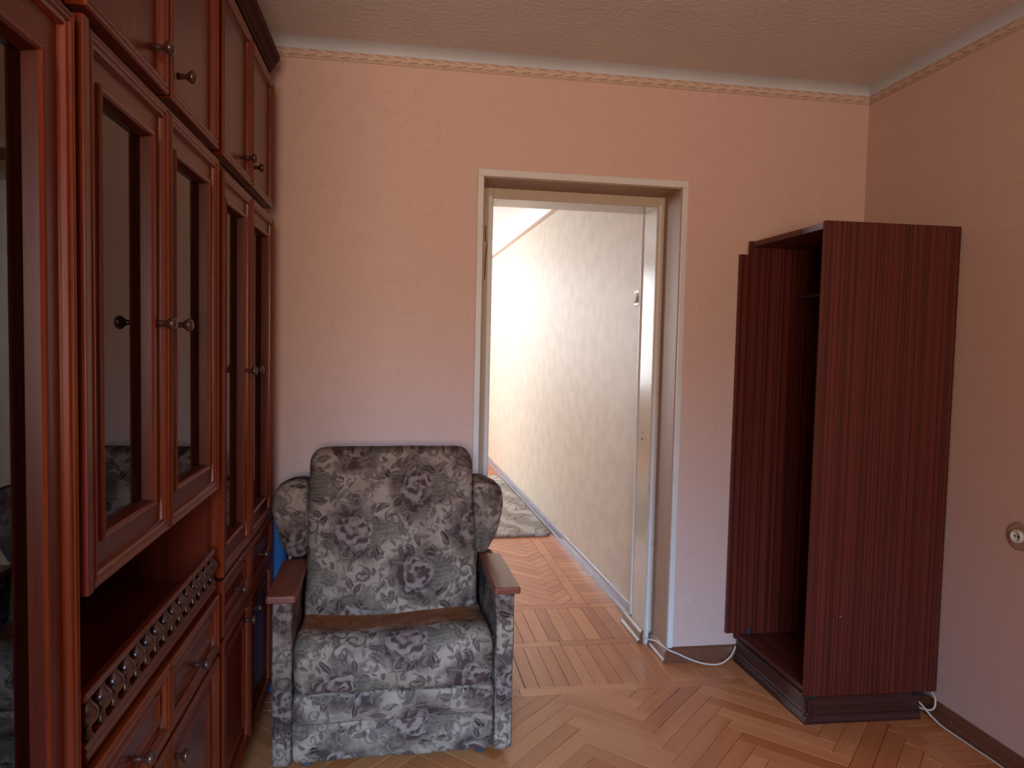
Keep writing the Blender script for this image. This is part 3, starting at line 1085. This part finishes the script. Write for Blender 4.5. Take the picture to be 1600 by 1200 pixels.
def wall_unit():
    # --- A : tall glazed cupboard nearest to the camera
    a = thing('glazed_cupboard', (XB + 0.2, 0.84, 0), 'tall glass-fronted mahogany cupboard nearest the camera, cut by the left picture edge', 'cabinet')
    carcass(a, 0.575, 1.100, 0.07, 1.80, (0.55, 1.0, 1.4), True)
    glass_door(a, 0.600, 1.092, 0.085, 1.788, None, 0.042)
    # fluted pilaster beside its door
    pr = [(-0.02, 0.0), (0.004, 0.0), (0.009, 0.004), (0.005, 0.009), (0.010, 0.014), (0.006, 0.020), (0.009, 0.025), (0.002, 0.028), (-0.02, 0.028)]
    # --- B : two glazed doors over a niche with a gallery rail, drawers and doors
    b = thing('display_cabinet', (XB + 0.2, 1.51, 0), 'mahogany display cabinet with an open niche and ball gallery rail under two glass doors', 'cabinet', 'units of the wall cabinet')
    y0, y1 = 1.112, 1.918
    bm = MB()
    t = 0.016
    bm.box(XB, XF, y0, y0 + t, 0.07, 1.80)
    bm.box(XB, XF, y1 - t, y1, 0.07, 1.80)
    bm.box(XB, XF, y0 + t, y1 - t, 1.784, 1.80, 1)
    bm.box(XB, XF, y0 + t, y1 - t, 0.97, 0.986, 1)
    bm.box(XB, XF, y0 + t, y1 - t, 0.07, 0.086, 1)
    bm.box(XB, XB + 0.006, y0 + t, y1 - t, 0.086, 1.784)
    bm.box(XB + 0.006, XF, (y0 + y1) / 2 - 0.008, (y0 + y1) / 2 + 0.008, 0.086, 0.70)
    bm.box(XF - 0.02, XF, y0 + t, y1 - t, 0.53, 0.546, 1)
    bm.build('body', M['mahogany'], b, bevel=0.0008, seg=1)
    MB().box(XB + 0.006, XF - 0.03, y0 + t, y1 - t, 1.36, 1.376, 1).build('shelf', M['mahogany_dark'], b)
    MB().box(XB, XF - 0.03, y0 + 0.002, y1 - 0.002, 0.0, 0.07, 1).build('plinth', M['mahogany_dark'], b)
    sh = MB()
    sh.extrude_profile([(-0.44, 0), (0.0, 0), (0.010, 0.004), (0.013, 0.012), (0.009, 0.018), (0.012, 0.024), (0.008, 0.031), (-0.44, 0.031)],
                       (XL - 0.01, y0 + t, 0.703), (XL - 0.01, y1 - t, 0.703), (1, 0, 0), grain=1)
    sh.build('niche_shelf', M['mahogany'], b)
    rail = MB().box(XL - 0.016, XL + 0.000, y0 + t, y1 - t, 0.800, 0.813, 1).build('gallery_rail', M['mahogany_mold'], b, bevel=0.003)
    for i in range(15):
        y = 1.152 + i * 0.0523
        MB().lathe((XL - 0.008, y, 0.734), (0, 0, 1), [(0, 0.009), (0.006, 0.010), (0.012, 0.006), (0.020, 0.0065), (0.026, 0.012), (0.034, 0.0165),
                                                      (0.042, 0.0175), (0.050, 0.015), (0.057, 0.008), (0.062, 0.006), (0.067, 0.006)], 14).build('spindle', M['knob'], rail, smooth=True)
    glass_door(b, 1.136, 1.508, 0.968, 1.792, (1.462, 1.376))
    glass_door(b, 1.512, 1.906, 0.968, 1.792, (1.572, 1.376))
    MB().box(XL - 0.02, XL + 0.012, y0, 1.132, 0.968, 1.80).build('edge_strip', M['mahogany'], b, bevel=0.002)
    for q0, q1, kc in ((1.120, 1.508, 1.325), (1.512, 1.910, 1.705)):
        panel_door(b, q0, q1, 0.545, 0.692, (kc, 0.600, XL - 0.001), 'drawer', True)
    panel_door(b, 1.120, 1.508, 0.085, 0.530, (1.475, 0.475), 'door', True)
    panel_door(b, 1.512, 1.910, 0.085, 0.530, (1.548, 0.475), 'door', True)
    # --- C : two longer glazed doors over drawers and doors
    c = thing('glazed_cabinet', (XB + 0.2, 2.32, 0), 'mahogany cabinet with long glass doors at the far end of the wall unit', 'cabinet', 'units of the wall cabinet')
    carcass(c, 1.926, 2.712, 0.07, 1.80, (0.70, 1.15, 1.45), True)
    glass_door(c, 1.950, 2.318, 0.722, 1.782, (2.266, 1.255))
    glass_door(c, 2.322, 2.706, 0.722, 1.782, (2.372, 1.255))
    for q0, q1, kc in ((1.950, 2.318, 2.12), (2.322, 2.706, 2.47)):
        panel_door(c, q0, q1, 0.56, 0.712, (kc, 0.633, XL - 0.001), 'drawer', True)
    panel_door(c, 1.950, 2.318, 0.085, 0.550, (2.27, 0.486), 'door', True)
    panel_door(c, 2.322, 2.706, 0.085, 0.550, (2.37, 0.486), 'door', True)
    # --- boxes on top
    u0 = thing('top_box', (XB + 0.2, 0.84, 1.80), 'top cupboard above the tall glazed cupboard, mostly out of frame at upper left', 'cabinet', 'top boxes of the wall cabinet')
    carcass(u0, 0.575, 1.100, 1.80, 2.30)
    panel_door(u0, 0.600, 1.092, 1.822, 2.262, (0.66, 1.885))
    u1 = thing('top_box', (XB + 0.2, 1.51, 1.80), 'middle top cupboard with two knobbed panel doors, above the ball gallery rail', 'cabinet', 'top boxes of the wall cabinet')
    carcass(u1, 1.112, 1.918, 1.80, 2.30)
    panel_door(u1, 1.130, 1.506, 1.818, 2.258, (1.452, 1.887))
    panel_door(u1, 1.524, 1.900, 1.818, 2.258, (1.600, 1.887))
    u2 = thing('top_box', (XB + 0.2, 2.32, 1.80), 'farthest top cupboard with two knobbed panel doors, next to the salmon wall', 'cabinet', 'top boxes of the wall cabinet')
    carcass(u2, 1.926, 2.712, 1.80, 2.30)
    panel_door(u2, 1.946, 2.312, 1.818, 2.258, (2.256, 1.887))
    panel_door(u2, 2.326, 2.700, 1.818, 2.258, (2.376, 1.887))
    # --- cornice lying along the tops
    cp = [(-0.03, 0), (0.004, 0), (0.006, 0.010), (0.014, 0.016), (0.020, 0.026), (0.021, 0.034), (0.032, 0.040), (0.036, 0.056), (-0.03, 0.056)]
    k = MB()
    k.extrude_profile(cp, (XL - 0.01, 0.575, 2.300), (XL - 0.01, 2.716, 2.300), (1, 0, 0), grain=1)
    k.box(XB, XL - 0.04, 2.700, 2.716, 2.300, 2.356, 0)
    tag(k.build('cornice', M['mahogany_dark']), 'stepped dark cornice moulding along the top of the wall cabinets', 'cornice')


wall_unit()


# ------------------------------------------------------------------ soft shapes
def rounded_outline(pts, r, seg=5):
    """round every corner of a closed 2-D polygon (counter-clockwise); r single or per corner"""
    out = []
    n = len(pts)
    for i in range(n):
        p0, p1, p2 = Vector(pts[i - 1]), Vector(pts[i]), Vector(pts[(i + 1) % n])
        rr = r[i] if isinstance(r, (list, tuple)) else r
        a, b = (p0 - p1).normalized(), (p2 - p1).normalized()
        ang = a.angle(b)
        d = min(rr / math.tan(ang / 2), (p0 - p1).length * 0.49, (p2 - p1).length * 0.49)
        s, e = p1 + a * d, p1 + b * d
        for k in range(seg + 1):
            t = k / seg
            out.append((1 - t) ** 2 * s + 2 * t * (1 - t) * p1 + t * t * e)
    return out


def resample(pts, step):
    out = []
    n = len(pts)
    for i in range(n):
        a, b = pts[i], pts[(i + 1) % n]
        m = max(1, int((b - a).length / step))
        for k in range(m):
            out.append(a + (b - a) * (k / m))
    return out


def inset(poly, d):
    n = len(poly)
    out = []
    for i in range(n):
        p0, p1, p2 = poly[i - 1], poly[i], poly[(i + 1) % n]
        e1, e2 = (p1 - p0), (p2 - p1)
        if e1.length < 1e-7:
            e1 = e2
        if e2.length < 1e-7:
            e2 = e1
        e1, e2 = e1.normalized(), e2.normalized()
        b = Vector((-e1.y - e2.y, e1.x + e2.x))
        b.normalize()
        s = d / max(0.5, b.dot(Vector((-e1.y, e1.x))))
        out.append(p1 + b * s)
    return out


def pad(outline, depth, r, puff, to3, wob=0.0):
    """upholstered slab: outline (x,z) extruded over depth with rounded rims and a puffed front; to3(x,z,t) maps to space"""
    mb = MB()
    c = sum(outline, Vector((0, 0))) / len(outline)
    rings = []

    def ring(d, y, sc=0.0):
        pl = inset(outline, d) if d else outline
        return [to3(p.x + (c.x - p.x) * sc, p.y + (c.y - p.y) * sc, y) for p in pl]
    rings.append(ring(r, depth))
    for k in range(5):
        t = k / 4 * PI / 2
        rings.append(ring(r * (1 - math.sin(t)), depth - r * (1 - math.cos(t))))
    for k in range(5):
        t = k / 4 * PI / 2
        rings.append(ring(r * (1 - math.cos(t)), r * (1 - math.sin(t))))
    for k in range(1, 9):
        s = k / 9
        rings.append(ring(r, -puff * (1 - (1 - s) ** 2), s))
    return mb.loft(rings, grain=0)


def wobble(mb, amp, scale, seed=0):
    from mathutils import noise as mn
    mb.v = [tuple(Vector(p) + mn.noise_vector(Vector(p) * scale + Vector((seed, 0, 0))) * amp) for p in mb.v]
    return mb


def zero_tint(mb):
    mb.attr = {'seat_tint': [0.0] * len(mb.v)}
    return mb


# ------------------------------------------------------------------ armchair
def armchair():
    o = Vector((0.005, 2.48, 0))
    root = thing('armchair', o, 'fold-out armchair in grey-brown rose fabric with wooden arm boards, before the back wall', 'armchair')
    F = M['floral']
    V2 = Vector

    # side panels under the arm boards
    for x0, x1 in ((-0.372, -0.312), (0.322, 0.382)):
        ol = resample(rounded_outline([(x0, 0.030), (x1, 0.030), (x1, 0.556), (x0, 0.556)], 0.015, 3), 0.03)
        mb = pad(ol, 0.50, 0.012, 0.004, lambda x, z, t: (x, 2.235 + t, z))
        zero_tint(wobble(mb, 0.0025, 9, x0)).build('side_panel', F, root, smooth=True)
    # wooden arm boards
    for x0, x1 in ((-0.388, -0.298), (0.310, 0.396)):
        sx = -1 if x0 < 0 else 1
        ol = [V2(p) for p in ((x0, 2.212), (x1, 2.212), (x1 - (0.004 if sx > 0 else 0.0), 2.60), (x0 + (0.004 if sx < 0 else 0), 2.60))]
        ol = rounded_outline([tuple(p) for p in ol], 0.008, 3)
        mb = MB()
        rg = []
        for d, z in ((0.003, 0.556), (0, 0.559), (0, 0.572), (0.002, 0.576), (0.005, 0.578)):
            rg.append([(p.x, p.y, z) for p in (inset(ol, d) if d else ol)])
        mb.loft(rg, grain=1)
        mb.build('arm_board', M['armwood'], root, smooth=False)
    # wings
    for s, xi, xo, x_off in ((-1, 0.300, 0.424, 0.0), (1, 0.288, 0.402, 0.0)):
        pts = [(s * xi, 0.578), (s * (xo - 0.058), 0.578), (s * (xo - 0.022), 0.645), (s * (xo + 0.004), 0.755), (s * (xo - 0.006), 0.822), (s * (xo - 0.062), 0.846), (s * xi, 0.850)]
        if s < 0:
            pts = pts[::-1]
        ol = resample(rounded_outline(pts, [0.04, 0.035, 0.06, 0.06, 0.045, 0.06, 0.035] if s > 0 else [0.035, 0.06, 0.045, 0.06, 0.06, 0.035, 0.04], 4), 0.03)
        mb = pad(ol, 0.15, 0.030, 0.012, lambda x, z, t: (x, 2.585 + t + (z - 0.578) * 0.10, z))
        zero_tint(wobble(mb, 0.005, 11, s)).build('wing', F, root, smooth=True)
    # backrest cushion, leaning back
    zb, zt = 0.37, 0.962
    ol = resample(rounded_outline([(-0.302, zb), (0.300, zb), (0.284, zt), (-0.298, zt)], [0.042, 0.042, 0.058, 0.058], 6), 0.03)
    mb = pad(ol, 0.13, 0.035, 0.020, lambda x, z, t: (x, 2.470 + t + (z - zb) * 0.26, z))
    mb.uvs = [(p[0] + 0.135, p[2] * 1.02 + 0.215) for p in mb.v]
    zero_tint(wobble(mb, 0.004, 7, 3)).build('backrest', F, root, smooth=True)
    MB().box(-0.30, 0.30, 2.70, 2.735, 0.10, 0.78).build('back_board', M['mahogany_dark'], root, bevel=0.004)
    # seat cushion: swept profile
    prof = [(2.58, 0.414), (2.50, 0.420), (2.42, 0.428), (2.34, 0.439), (2.28, 0.444), (2.235, 0.434), (2.205, 0.408), (2.190, 0.365), (2.190, 0.318),
            (2.200, 0.284), (2.220, 0.266), (2.26, 0.262), (2.58, 0.262)]
    P = [V2(p) for p in prof]
    Q = []
    for i in range(len(P)):
        p0, p1, p2, p3 = P[i - 1], P[i], P[(i + 1) % len(P)], P[(i + 2) % len(P)]
        for k in range(3):
            t = k / 3
            if i >= 10:
                Q.append(p1 + (p2 - p1) * t)
            else:
                Q.append(0.5 * ((2 * p1) + (p2 - p0) * t + (2 * p0 - 5 * p1 + 4 * p2 - p3) * t * t + (3 * p1 - p0 - 3 * p2 + p3) * t ** 3))
    rings = []
    cy, cz = 2.38, 0.345
    xa, xb, R = -0.305, 0.312, 0.035
    for k in range(6):
        t = k / 5 * PI / 2
        d = R * (1 - math.sin(t))
        x = xa + R * (1 - math.cos(t))
        rings.append((x, d))
    for k in range(1, 20):
        rings.append((xa + R + (xb - xa - 2 * R) * k / 20, 0.0))
    for k in range(6):
        t = PI / 2 - k / 5 * PI / 2
        rings.append((xb - R * (1 - math.cos(t)), R * (1 - math.sin(t))))
    mb = MB()
    rr = []
    for x, d in rings:
        u = (x - xa) / (xb - xa)
        sag = -0.010 * math.sin(PI * u) - 0.006 * math.sin(2 * PI * u)
        rr.append([(x, cy + (p.x - cy) * (1 - d / 0.19), cz + (p.y - cz) * (1 - d / 0.09) + (sag if p.y > 0.34 else 0)) for p in Q])
    mb.loft(rr, grain=0)
    cum = [0.0]
    for i in range(1, len(Q)):
        cum.append(cum[-1] + (Q[i] - Q[i - 1]).length)
    mb.uvs = [(p[0] - 0.04, 1.28 - cum[i % len(Q)]) for i, p in enumerate(mb.v)]
    wobble(mb, 0.004, 8, 11)
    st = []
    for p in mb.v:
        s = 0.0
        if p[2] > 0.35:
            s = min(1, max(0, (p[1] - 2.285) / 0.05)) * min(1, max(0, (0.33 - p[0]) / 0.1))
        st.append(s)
    mb.attr = {'seat_tint': st}
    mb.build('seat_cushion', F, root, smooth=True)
    # folded mattress band and front panel
    for nm, za, zb2, y, r, uo in (('mattress_band', 0.168, 0.268, 2.208, 0.020, 0.0), ('front_panel', 0.046, 0.186, 2.220, 0.014, 0.4)):
        ol = resample(rounded_outline([(-0.310, za), (0.316, za), (0.316, zb2), (-0.310, zb2)], 0.025, 4), 0.03)
        mb = pad(ol, 0.20, r, 0.010 if nm == 'mattress_band' else 0.003, lambda x, z, t: (x, y + t, z))
        zero_tint(wobble(mb, 0.004, 9, uo * 10)).build(nm, F, root, smooth=True)
    # metal legs
    for x, y in ((-0.27, 2.30), (0.286, 2.30), (-0.27, 2.70), (0.286, 2.70)):
        MB().box(x - 0.013, x + 0.013, y - 0.013, y + 0.013, 0.0, 0.11).build('leg', M['dark_metal'], root, bevel=0.002)
    root.rotation_euler[2] = math.radians(1.3)


armchair()


# ------------------------------------------------------------------ open wardrobe
def wardrobe():
    root = thing('wardrobe', (1.74, 2.60, 0), 'narrow doorless wardrobe in dark red striped veneer, standing in the right corner', 'wardrobe')
    t = 0.018
    zt, zb = 1.812, 0.100

    def quad(x0, y0, x1, y1, th, z0, z1, inward=1, grain=2):
        """board standing on the floor line (x0,y0)-(x1,y1), thickness th to its left"""
        d = (Vector((x1, y1)) - Vector((x0, y0))).normalized()
        n = Vector((-d.y, d.x)) * th * inward
        mb = MB()
        pl = [(x0, y0), (x1, y1), (x1 + n.x, y1 + n.y), (x0 + n.x, y0 + n.y)]
        mb.loft([[(p[0], p[1], z0) for p in pl], [(p[0], p[1], z1) for p in pl]], grain=grain)
        return mb
    W = M['wardrobe']
    A, B = (1.477, 2.334), (1.997, 2.318)
    C = (1.466, 2.872)
    E_ = (1.984, 2.872)
    for q in (quad(*A, *B, t, zb, zt), quad(*E_, *C, t, zb, zt)):
        sp = q.build('side_panel', W, root)
        sp.data.materials.append(M['edge_band'])
        for p in sp.data.polygons:
            if abs(p.normal.x) > 0.8:
                p.material_index = 1
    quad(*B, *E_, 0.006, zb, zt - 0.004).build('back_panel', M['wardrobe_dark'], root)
    # top, bottom, shelf
    def slab(z0, z1, fx, name, mat):
        mb = MB()
        ya, yb = A[1] + t, C[1] - t
        pl = [(A[0] + fx, ya - (0.031 * fx)), (1.990, ya - 0.016), (1.980, yb), (C[0] + fx, yb)]
        mb.loft([[(p[0], p[1], z0) for p in pl], [(p[0], p[1], z1) for p in pl]], grain=1)
        return mb.build(name, mat, root, bevel=0.0008, seg=1)
    slab(zt - 0.026, zt - 0.004, 0.006, 'top_panel', M['wardrobe'])
    slab(zb + 0.004, zb + 0.022, 0.010, 'bottom_panel', M['wardrobe'])
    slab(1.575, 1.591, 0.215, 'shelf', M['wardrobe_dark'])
    # upright strip in front of the far side, against the wall
    MB().box(1.428, 1.466, C[1] - 0.004, C[1] + 0.012, 0.12, zt - 0.055).build('upright_strip', M['wardrobe'], root, bevel=0.001, seg=1)
    # plinth with a stepped foot moulding
    pl = [(-0.02, 0), (0.014, 0), (0.016, 0.010), (0.012, 0.022), (0.006, 0.028), (0.008, 0.036), (0.002, 0.042), (0.0, 0.094), (-0.02, 0.094)]
    q = MB()
    q.extrude_profile(pl, (1.490, 2.336 + 0.004 - 0.014, 0), (1.479, 2.862, 0), Vector((-1, -0.02, 0)).normalized(), grain=1)
    q.build('plinth', M['plinth'], root)
    q = MB()
    q.extrude_profile(pl, (1.479, 2.342, 0), (1.935, 2.328, 0), Vector((-0.03, -1, 0)).normalized(), grain=0)
    q.build('plinth', M['plinth'], root)
    for x in (1.478, 1.905):  # black pieces stand in for the shadowed gaps between panel and plinth
        y = 2.334 - (x - 1.477) * 0.031
        MB().box(x + 0.004, x + 0.040, y - 0.0015, y + 0.004, 0.088, 0.1015).build('gap_shadow', M['black'], root)
    MB().box(1.515, 1.533, 2.842, 2.854, 0.124, 0.150).build('corner_fastener', M['dark_metal'], root, bevel=0.003)
    # small chips in the veneer
    for x, z, r in ((1.60, 0.395, 0.0028), (1.487, 1.415, 0.0014)):
        y = 2.334 - (x - 1.477) * 0.031
        ch = MB().lathe((x, y + 0.001, z), (0, -1, 0), [(0, r), (0.0016, r * 0.7)], 7)
        tag(ch.build('veneer_chip', M['white_plastic'], root), 'pale chip in the dark veneer')


wardrobe()


# ------------------------------------------------------------------ small things
def small_things():
    # blue upright soft form behind the armchair beside the wall unit
    V2 = Vector
    ol = resample(rounded_outline([(-0.60, 0.0), (-0.415, 0.0), (-0.405, 0.40), (-0.412, 0.70), (-0.44, 0.745), (-0.60, 0.74)], [0.02, 0.03, 0.05, 0.05, 0.03, 0.02], 4), 0.04)
    mb = pad(ol, 0.10, 0.035, 0.010, lambda x, z, t: (x, 2.765 + t, z))
    tag(wobble(mb, 0.006, 12, 2).build('blue_form', M['blue_matte'], smooth=True), 'blue upright soft form between the wall unit and the armchair', 'blue_form')

    # rug in the next room
    ol = rounded_outline([(-0.9, 4.93), (1.112, 4.93), (1.052, 7.25), (-0.9, 7.25)], 0.10, 8)
    rg = []
    for d, z in ((0.004, 0.0), (0.0, 0.004), (0.0, 0.014), (0.004, 0.018), (0.012, 0.020)):
        rg.append([(p.x, p.y, z) for p in (inset(ol, d) if d else ol)])
    r = MB().loft(rg)
    tag(r.build('rug', M['rug']), 'grey swirl-patterned rug with a rounded corner on the next room floor', 'rug')

    # cable in front of the back wall baseboard
    c = MB()
    c.tube([(1.128, 3.10, 0.035), (1.135, 3.06, 0.032), (1.150, 2.97, 0.055), (1.160, 2.86, 0.066), (1.20, 2.845, 0.052), (1.26, 2.835, 0.026), (1.32, 2.825, 0.010),
            (1.38, 2.818, 0.010), (1.43, 2.826, 0.034), (1.458, 2.842, 0.062), (1.463, 2.850, 0.070)], 0.0034, 8)
    tag(c.build('cable', M['cable'], smooth=True), 'white cable sagging between the doorway and the wardrobe foot', 'cable')
    c = MB()
    c.tube([(1.985, 2.45, 0.14), (1.982, 2.32, 0.094), (1.976, 2.295, 0.072), (1.962, 2.292, 0.046), (1.942, 2.33, 0.036), (1.935, 2.40, 0.045)], 0.0034, 8)
    c.tube([(1.935, 2.42, 0.060), (1.938, 2.335, 0.058), (1.950, 2.285, 0.030), (1.963, 2.24, 0.010), (1.972, 2.18, 0.005), (1.975, 2.10, 0.004), (1.9785, 2.02, 0.004), (1.975, 1.9, 0.004), (1.977, 1.6, 0.004), (1.975, 1.0, 0.004)], 0.0034, 8)
    tag(c.build('cable', M['cable'], smooth=True), 'thin white cable looping out behind the wardrobe and along the right baseboard', 'cable')

    # wall socket
    s = thing('wall_socket', (XR, 2.01, 0.767), 'round recessed power socket in the right wall at the picture edge', 'socket')
    MB().lathe((XR + 0.002, 2.01, 0.767), (-1, 0, 0), [(0, 0.046), (0.005, 0.046), (0.009, 0.043), (0.010, 0.039), (0.008, 0.035), (0.007, 0.024), (0.007, 0.001)], 36).build('plate', M['reveal'], s, smooth=True)
    MB().lathe((XR, 2.01, 0.767), (-1, 0, 0), [(0, 0.022), (0.016, 0.022), (0.019, 0.020), (0.018, 0.017), (0.012, 0.015), (0.012, 0.001)], 28).build('insert', M['white_plastic'], s, smooth=True)
    for dy in (0.0065, -0.0065):
        MB().lathe((XR - 0.010, 2.01 + dy, 0.767), (-1, 0, 0), [(0, 0.003), (0.0035, 0.003)], 10).build('pin_hole', M['black'], s)

    # light switch in the next room
    w = thing('light_switch', (NX1 - 0.003, 3.42, 1.60), 'small white light switch on the next room wall beside the door frame', 'switch')
    MB().box(NX1 - 0.010, NX1, 3.40, 3.48, 1.56, 1.64).build('plate', M['white_plastic'], w, bevel=0.003)
    mb = MB()
    mb.loft([[(NX1 - 0.010, 3.42, 1.575), (NX1 - 0.010, 3.46, 1.575), (NX1 - 0.010, 3.46, 1.625), (NX1 - 0.010, 3.42, 1.625)],
             [(NX1 - 0.024, 3.42, 1.578), (NX1 - 0.024, 3.46, 1.578), (NX1 - 0.013, 3.46, 1.622), (NX1 - 0.013, 3.42, 1.622)]])
    mb.build('rocker', M['white_plastic'], w)


small_things()
